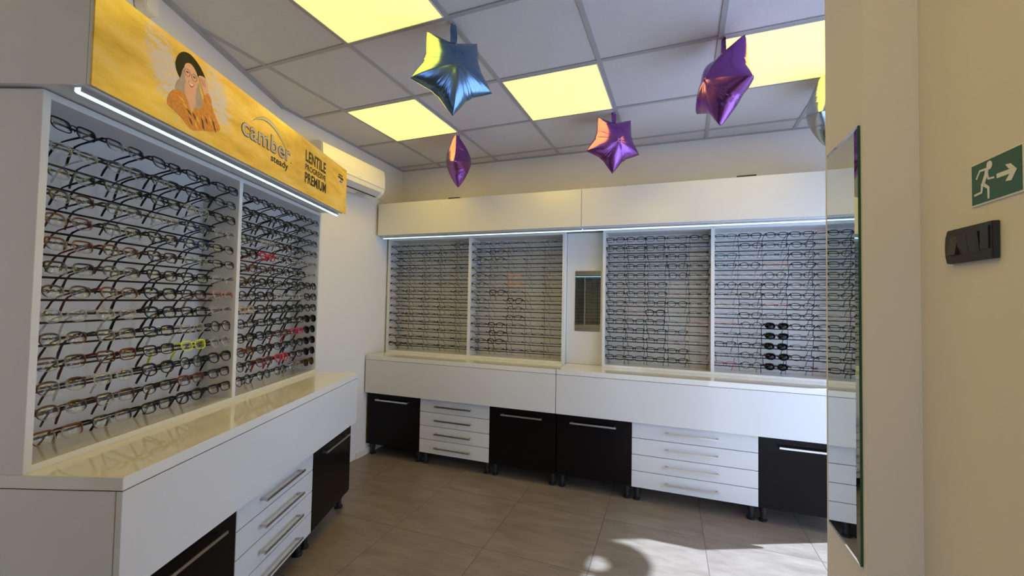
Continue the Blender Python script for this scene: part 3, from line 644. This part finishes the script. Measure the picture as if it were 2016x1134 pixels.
def mass(fr, jobs, name, label, group=None):
    """a crowd of eyeglasses as one mesh, materials by slot"""
    V, Fc, MI, mats = [], [], [], []; off = 0
    for bay, rows, ks, seed, edge in jobs:
        rnd = random.Random(seed); x0, x1 = bay
        for k in ks:
            for c, code in enumerate(rows[k].split()):
                x = x0+edge+(x1-x0-2*edge)*c/4+rnd.uniform(-0.006, 0.006)
                two = code[0] == '2'; kk = code[1] if two else code[0]; st = code[-1]
                fm, ls, tp = glasses_parts(st, 20, 4)
                R = Matrix.Translation((x, RY-0.0085, ROWZ[k]+RR+0.0012)) @ Matrix.Rotation(rnd.uniform(-0.05, 0.05), 4, 'Z') @ Matrix.Rotation(TILT, 4, 'X') @ Matrix.Scale(GS, 4)
                Rn = np.array(R)
                for me, ma in [(fm, FM[kk])] + [(q, LENS) for q in ls] + [(q, FM['K' if kk in 'SC' else kk]) for q in tp]:
                    if ma not in mats: mats.append(ma)
                    n_ = len(me.vertices); a = np.empty(n_*3); me.vertices.foreach_get('co', a); a = a.reshape(-1, 3)@Rn[:3, :3].T+Rn[:3, 3]
                    V.extend(a.tolist()); mi = mats.index(ma)
                    for p in me.polygons: Fc.append([v+off for v in p.vertices]); MI.append(mi)
                    off += n_
    me = bpy.data.meshes.new(name); me.from_pydata(V, [], Fc); me.polygons.foreach_set('material_index', MI)
    for ma in mats: me.materials.append(ma)
    me.update(); me.shade_smooth()
    o = bpy.data.objects.new(name, me); COL.objects.link(o); fr.put(o)
    return tag(o, label, 'eyeglasses', group, 'stuff')
mass(FB, [(b1, BAY1, range(14), 11, 0.078), (b2, BAY2, (0, 1, 2, 3, 4, 5, 7, 8, 9, 13), 5, 0.073)], 'eyeglasses_rows', 'many thin dark eyeglasses hanging in rows on the leftmost back rack')

# ------------------------------------------------------------------ display run behind the viewer (seen in the small mirror)
bS = rack(FS, 0.10, 2.14, [0.77, 1.44], 'white eyewear rack at the far side, reflected in the small mirror')
mass(FS, [(b, BAY3, range(14), 20+i, 0.07) for i, b in enumerate(bS)], 'eyeglasses_rows', 'dark eyeglasses in rows, seen only reflected in the small mirror')
pelmet(FS, 0.08, 2.15, 'white box above the rack seen in the small mirror')
led(FS, 0.09, 2.14, 'light bar seen only reflected in the small mirror')
counter(FS, 0.08, 2.15, 'white counter seen only reflected in the small mirror')
door_cabinet(FS, 0.10, 2.10, 'black cabinet below the rack seen in the small mirror')

# ------------------------------------------------------------------ tall mirror on the pillar
t = FR.thing('tall_mirror', 'tall narrow mirror on the side of the cream pillar, green glass edge', 'mirror', -0.0082, 0, 0)
y0, y1, z0, z1, bv = 0.018, 0.222, 0.848, 1.832, 0.011
bm = bmesh.new()
O = [bm.verts.new(p) for p in ((0.003, y0, z0), (0.003, y1, z0), (0.003, y1, z1), (0.003, y0, z1))]
I = [bm.verts.new(p) for p in ((0.0, y0+bv, z0+bv), (0.0, y1-bv, z0+bv), (0.0, y1-bv, z1-bv), (0.0, y0+bv, z1-bv))]
bm.faces.new(I)
for k in range(4): bm.faces.new((O[k], O[(k+1) % 4], I[(k+1) % 4], I[k]))
obj('mirror_face', bm, MIRROR, t)
box('mirror_edge', (0.0031, 0.0080, y0, y1, z0, z1), MIRGREEN, t)

# ------------------------------------------------------------------ exit sign and switch plate on the right wall
def onwall(name, label, cat, y, z): return FR.thing(name, label, cat, 0.0965, y, z)
t = onwall('exit_sign', 'green and white emergency exit sign with running figure and arrow', 'sign', 0, 0)
def RP(name, ma, pts, x, th=0.0006, smooth=0):
    bm = bmesh.new(); pl = curve2(pts, smooth) if smooth else pts
    prism(bm, pl, lambda a, b: (x, a, b), lambda a, b: (x-th, a, b)); bm.normal_update(); bmesh.ops.triangulate(bm, faces=[f for f in bm.faces if len(f.verts) > 4], ngon_method='EAR_CLIP')
    return obj(name, bm, ma, t)
box('sign_backing', (-0.0022, -0.0002, -0.2905, -0.1700, 1.5965, 1.6705), SIGNW, t)
box('green_field', (-0.0030, -0.0022, -0.2860, -0.1730, 1.5995, 1.6680), GREEN, t)
X = -0.0031
RP('running_figure', SIGNW, [(-0.2182+0.0066*math.cos(a*PI/8), 1.6578+0.0072*math.sin(a*PI/8)) for a in range(16)], X)
def limb(pts, w0, w1):
    n_ = len(pts); L_, R_ = [], []
    for i, p in enumerate(pts):
        a = Vector(pts[max(0, i-1)]); b = Vector(pts[min(n_-1, i+1)]); d_ = (b-a).normalized(); q = Vector((-d_.y, d_.x)); wd = (w0+(w1-w0)*i/(n_-1))/2
        L_.append(tuple(Vector(p)+q*wd)); R_.append(tuple(Vector(p)-q*wd))
    RP('running_figure', SIGNW, L_+R_[::-1], X)
limb([(-0.1860, 1.6425), (-0.1950, 1.6545), (-0.2120, 1.6535)], 0.0034, 0.0040)
limb([(-0.2125, 1.6545), (-0.2100, 1.6440), (-0.2015, 1.6290)], 0.0085, 0.0070)
limb([(-0.2120, 1.6500), (-0.2150, 1.6360), (-0.2290, 1.6345)], 0.0040, 0.0032)
limb([(-0.2020, 1.6305), (-0.2150, 1.6210), (-0.2150, 1.6030)], 0.0060, 0.0038)
limb([(-0.2005, 1.6310), (-0.1985, 1.6170), (-0.1800, 1.6155)], 0.0056, 0.0036)
RP('arrow', SIGNW, [(-0.2346, 1.6384), (-0.2625, 1.6378), (-0.2538, 1.6476), (-0.2648, 1.6462), (-0.2775, 1.6340), (-0.2659, 1.6195), (-0.2537, 1.6215), (-0.2625, 1.6305), (-0.2346, 1.6312)], X)
t = onwall('light_switch', 'black three-button light switch plate below the exit sign', 'switch', 0, 0)
bm = bmesh.new(); pl = [(-0.2345, 1.5025), (-0.2352, 1.5635), (-0.1115, 1.5650), (-0.1050, 1.5520), (-0.1030, 1.5340), (-0.1045, 1.5160), (-0.1095, 1.5030)]
prism(bm, pl, lambda a, b: (-0.0002, a, b), lambda a, b: (-0.0095, a+(0.002 if a < -0.17 else -0.002), b)); obj('switch_plate', bm, BLKMAT, t, bevel=0.001)
BTN = mat('switch_button_black', (0.02, 0.02, 0.02), 0.3)
for ya, yb, tilt in ((-0.1455, -0.1235, 1), (-0.1745, -0.1465, -1), (-0.2035, -0.1755, -1)):
    bm = bmesh.new(); a, b = (0.0145, 0.0100) if tilt > 0 else (0.0100, 0.0130)
    prism(bm, [(ya, 0), (yb, 0)] + [(yb, 1), (ya, 1)], lambda q, s: (-0.0090, q, 1.5175+s*0.0335), lambda q, s: (-(a+(b-a)*s), q, 1.5175+s*0.0335)); obj('switch_button', bm, BTN, t)
box('blank_insert', (-0.0112, -0.0090, -0.2275, -0.2060, 1.5190, 1.5570), BTN, t, bevel=0.0006)

# ------------------------------------------------------------------ air conditioner on the far left wall
aW = math.atan2((BL-KN).y, (BL-KN).x)            # direction of the wall, towards the back
FA = Frame(KN.x, KN.y, aW)                       # x towards the back corner, -y into the room
t = FA.thing('air_conditioner', 'white wall-mounted air conditioner above the gap between the two display runs', 'air conditioner', 0.175, 0, 2.305)
L_ = 0.755; prof = [(-0.002, 0.03), (-0.002, 0.262), (-0.165, 0.262), (-0.192, 0.240), (-0.203, 0.15), (-0.203, 0.085), (-0.190, 0.045), (-0.150, 0.012), (-0.07, 0.0)]
bm = bmesh.new(); prism(bm, prof, lambda a, b: (0, a, b), lambda a, b: (L_, a, b)); obj('casing', bm, ACW, t, bevel=0.004)
bm = bmesh.new(); prism(bm, [(-0.1925, 0.244), (-0.2045, 0.15), (-0.2045, 0.088), (-0.2075, 0.088), (-0.2075, 0.150), (-0.1950, 0.246)], lambda a, b: (0.006, a, b), lambda a, b: (L_-0.006, a, b)); obj('front_panel', bm, ACW, t)
bm = bmesh.new(); prism(bm, [(-0.196, 0.052), (-0.160, 0.016), (-0.164, 0.011), (-0.200, 0.047)], lambda a, b: (0.05, a, b), lambda a, b: (L_-0.05, a, b)); obj('air_flap', bm, ACG, t)
bm = bmesh.new(); prism(bm, [(-0.152, 0.0115), (-0.142, 0.0095), (-0.142, 0.0065), (-0.153, 0.0085)], lambda a, b: (0.04, a, b), lambda a, b: (L_-0.06, a, b)); obj('air_slot', bm, INK, t)
bm = bmesh.new()
for k in range(5): bx(bm, 0.50+k*0.022, 0.512+k*0.022, -0.10, -0.098, -0.004, 0.004)
bx(bm, 0.50, 0.61, -0.128, -0.08, -0.008, -0.0045)
obj('sensor_vent', bm, ACG, t)
bm = bmesh.new()
for k in range(4): bx(bm, 0.035+k*0.012, 0.044+k*0.012, -0.2085, -0.2076, 0.134, 0.139)
for k in range(5): bx(bm, 0.385+k*0.008, 0.390+k*0.008, -0.2085, -0.2076, 0.098, 0.1035)
obj('badge', bm, ACG, t)
bm = bmesh.new(); tube(bm, [tuple(FA.w(0.935, -0.06, 2.385)), tuple(FA.w(1.05, -0.01, 2.37)), tuple(FA.w(1.28, -0.006, 2.345))], 0.0025, 6)
tag(obj('cable', bm, mat('cable_white', (0.7, 0.68, 0.64), 0.5)), 'thin white cable running from the air conditioner to the back corner', 'cable')
# alarm sensor high on the near left wall
FN = Frame(KN.x, KN.y, math.atan2((NW-KN).y, (NW-KN).x))
bm = bmesh.new(); prism(bm, curve2([(-0.035, -0.055), (0.035, -0.055), (0.042, 0), (0.035, 0.055), (-0.035, 0.055), (-0.042, 0)], 5), lambda a, b: (a, 0.002, b), lambda a, b: (a*0.8, 0.045, b*0.85))
o = FN.put(obj('alarm_sensor', bm, ACW, smooth=False, bevel=0.004), 1.17, 0, 2.655); tag(o, 'small grey alarm sensor high on the wall behind the gold banner', 'sensor')

# ------------------------------------------------------------------ foil balloons
def foil(name, col, rough=0.24): return mat(name, col, rough, metal=1.0, bump=(9, 0.25))
BLUE = foil('foil_blue', (0.17, 0.29, 0.47)); PURPLE = foil('foil_purple', (0.30, 0.11, 0.44)); SILV = foil('foil_silver', (0.36, 0.42, 0.50))
def star_mesh(R, T, seed, ma):
    """inflated foil star, one point down; outline in xz, swelling along y"""
    nth, nr = 240, 26; bm = bmesh.new(); rnd = random.Random(seed); ph = [rnd.uniform(0, 6.28) for _ in range(6)]
    def rad(th):
        a = (th+PI/2) % (2*PI/5); a = min(a, 2*PI/5-a)           # angle from nearest tip
        r_in = 0.63*R; A = Vector((R, 0)); B = Vector((r_in*math.cos(PI/5), r_in*math.sin(PI/5)))
        d_ = B-A; t_ = (A.y*math.cos(a)-A.x*math.sin(a))/(d_.x*math.sin(a)-d_.y*math.cos(a)); p = A+d_*t_
        r0 = math.hypot(p.x, p.y)
        k = 1/(1+(a/0.10)**2)                                     # blunt the tips, soften valleys
        r0 -= 0.03*R*k
        r0 += 0.035*R*math.exp(-((PI/5-a)/0.10)**2)
        return r0, a
    for sgn in (-1, 1):
        rings = []
        for i in range(nr+1):
            s = i/nr; ring = []
            for j in range(nth):
                th = 2*PI*j/nth; r0, a = rad(th); r_ = r0*s
                wv = r0/R
                wq = s**1.6; u = min(1.0, (1-wq)*(r_/(0.80*R))+wq*s)
                hgt = T*(1-u**2.2)**0.62*(1-0.10*s+0.05*s*math.cos(a*5))
                # arms are thinner than the middle, creased at the seams
                hgt *= (1-0.30*(r_/R)**1.5)
                cr = math.sin(34*th+ph[0]+3*math.sin(5*th+ph[1]))*0.55+math.sin(57*th+ph[2])*0.35
                valley = math.exp(-((PI/5-a)/0.22)**2)
                hgt += T*0.045*cr*(s**4)*(1-s**8)*(0.35+0.9*valley)
                hgt += T*0.02*math.sin(9*s+ph[3]+2*th)*valley*s
                if s > 0.97: hgt = 0.0008
                ring.append((r_*math.cos(th), sgn*max(hgt, 0.0006), r_*math.sin(th)))
            rings.append(ring)
        cv = bm.verts.new((0, sgn*T*0.92, 0)); prev = None
        for i in range(1, nr+1):
            vs = [bm.verts.new(p) for p in rings[i]]
            for j in range(nth):
                if prev is None: bm.faces.new((cv, vs[j], vs[(j+1) % nth]))
                else: bm.faces.new((prev[j], vs[j], vs[(j+1) % nth], prev[(j+1) % nth]))
            prev = vs
        if sgn < 0: edge = prev
        else:
            for j in range(nth): bm.faces.new((edge[j], prev[j], prev[(j+1) % nth], edge[(j+1) % nth]))
    bmesh.ops.recalc_face_normals(bm, faces=bm.faces)
    me = bpy.data.meshes.new('balloon_body'); bm.to_mesh(me); bm.free(); me.shade_smooth(); me.materials.append(ma); return me
def balloon(c, R, T, yaw, roll, pitch, ma, label, seed, top):
    t = bpy.data.objects.new('foil_balloon', None); COL.objects.link(t); t.location = c; tag(t, label, 'balloon', 'star foil balloons hung from the ceiling')
    t.rotation_euler = (0, 0, yaw)
    b = bpy.data.objects.new('balloon_body', star_mesh(R, T, seed, ma)); COL.objects.link(b); b.parent = t; b.rotation_euler = (pitch, roll, 0)
    zv = R*0.66
    bm = bmesh.new(); w_ = 0.017
    P = [(0.0, zv-0.02), (0.002, zv+0.03), (-0.001, zv+0.075), (0.0, zv+0.100)]
    ws = [w_*0.8, w_, w_*0.95, w_*0.45]
    for (xa, za), (xb, zb), wa, wb in zip(P, P[1:], ws, ws[1:]):
        v = [bm.verts.new(q) for q in ((xa-wa, -0.001, za), (xa+wa, -0.001, za), (xb+wb, -0.001, zb), (xb-wb, -0.001, zb), (xa-wa, 0.001, za), (xa+wa, 0.001, za), (xb+wb, 0.001, zb), (xb-wb, 0.001, zb))]
        for f in ((0, 1, 2, 3), (7, 6, 5, 4), (0, 4, 5, 1), (1, 5, 6, 2), (2, 6, 7, 3), (3, 7, 4, 0)): bm.faces.new([v[i] for i in f])
    obj('filling_tab', bm, ma, t)
    bm = bmesh.new(); tube(bm, [(0, 0, zv+0.098), (0.001, 0, (zv+0.098+top)/2), (0, 0, top)], 0.0012, 5); obj('hanging_thread', bm, mat('thread', (0.5, 0.5, 0.5), 0.6), t)
    bm = bmesh.new(); bx(bm, -0.006, 0.006, -0.004, 0.004, top-0.004, top); obj('ceiling_clip', bm, GRID, t)
def bal(x, y, z, R, T, yaw, roll, pitch, ma, label, seed): balloon((x, y, z), R, T, yaw, roll, pitch, ma, label, seed, H-0.0065-z)
bal(1.805, 0.648, 2.504, 0.216, 0.092, 0.763, -0.02, -0.009, BLUE, 'large blue foil star balloon hanging nearest the gold banner', 3)
bal(1.158, 1.866, 2.533, 0.215, 0.100, 1.896, 0.0, 0.0, PURPLE, 'purple foil star balloon seen edge-on, farthest left', 5)
bal(2.380, 1.876, 2.531, 0.214, 0.092, 0.578, -0.017, 0.107, PURPLE, 'small purple foil star balloon facing front, above the back pelmet seam', 8)
bal(3.013, 1.207, 2.511, 0.218, 0.105, -0.999, 0.003, -0.088, PURPLE, 'purple foil star balloon turned sideways, against the right yellow light panel', 12)
bal(3.605, 1.821, 2.545, 0.215, 0.105, 1.15, 0.0, 0.0, SILV, 'silver grey foil star balloon mostly hidden behind the pillar', 15)

# unseen disc with a hole, added at the pane to cast the round floor shadow
bm = bmesh.new()
def sunproj(px, py): s = (EX+0.020-px)/to_sun.x; return (py+to_sun.y*s, to_sun.z*s)
outer = [sunproj(2.475+0.215*math.cos(a*PI/24), 1.345+0.195*math.sin(a*PI/24)) for a in range(48)]
inner = [sunproj(2.40+0.065*math.cos(a*PI/24), 1.275+0.06*math.sin(a*PI/24)) for a in range(48)]
for k in range(48):
    q = [outer[k], outer[(k+1) % 48], inner[(k+1) % 48], inner[k]]
    A = [bm.verts.new((EX+0.0195, y, z)) for y, z in q]; B = [bm.verts.new((EX+0.0215, y, z)) for y, z in q]
    bm.faces.new(A); bm.faces.new(B[::-1])
    for i in range(4): bm.faces.new((A[i], A[(i+1) % 4], B[(i+1) % 4], B[i]))
bmesh.ops.remove_doubles(bm, verts=bm.verts, dist=1e-5)
tag(obj('shadow_disc', bm, mat('shadow_disc_grey', (0.25, 0.25, 0.27), 0.6)), 'added grey disc on the unseen window pane, casting the round floor shadow', 'shadow caster')
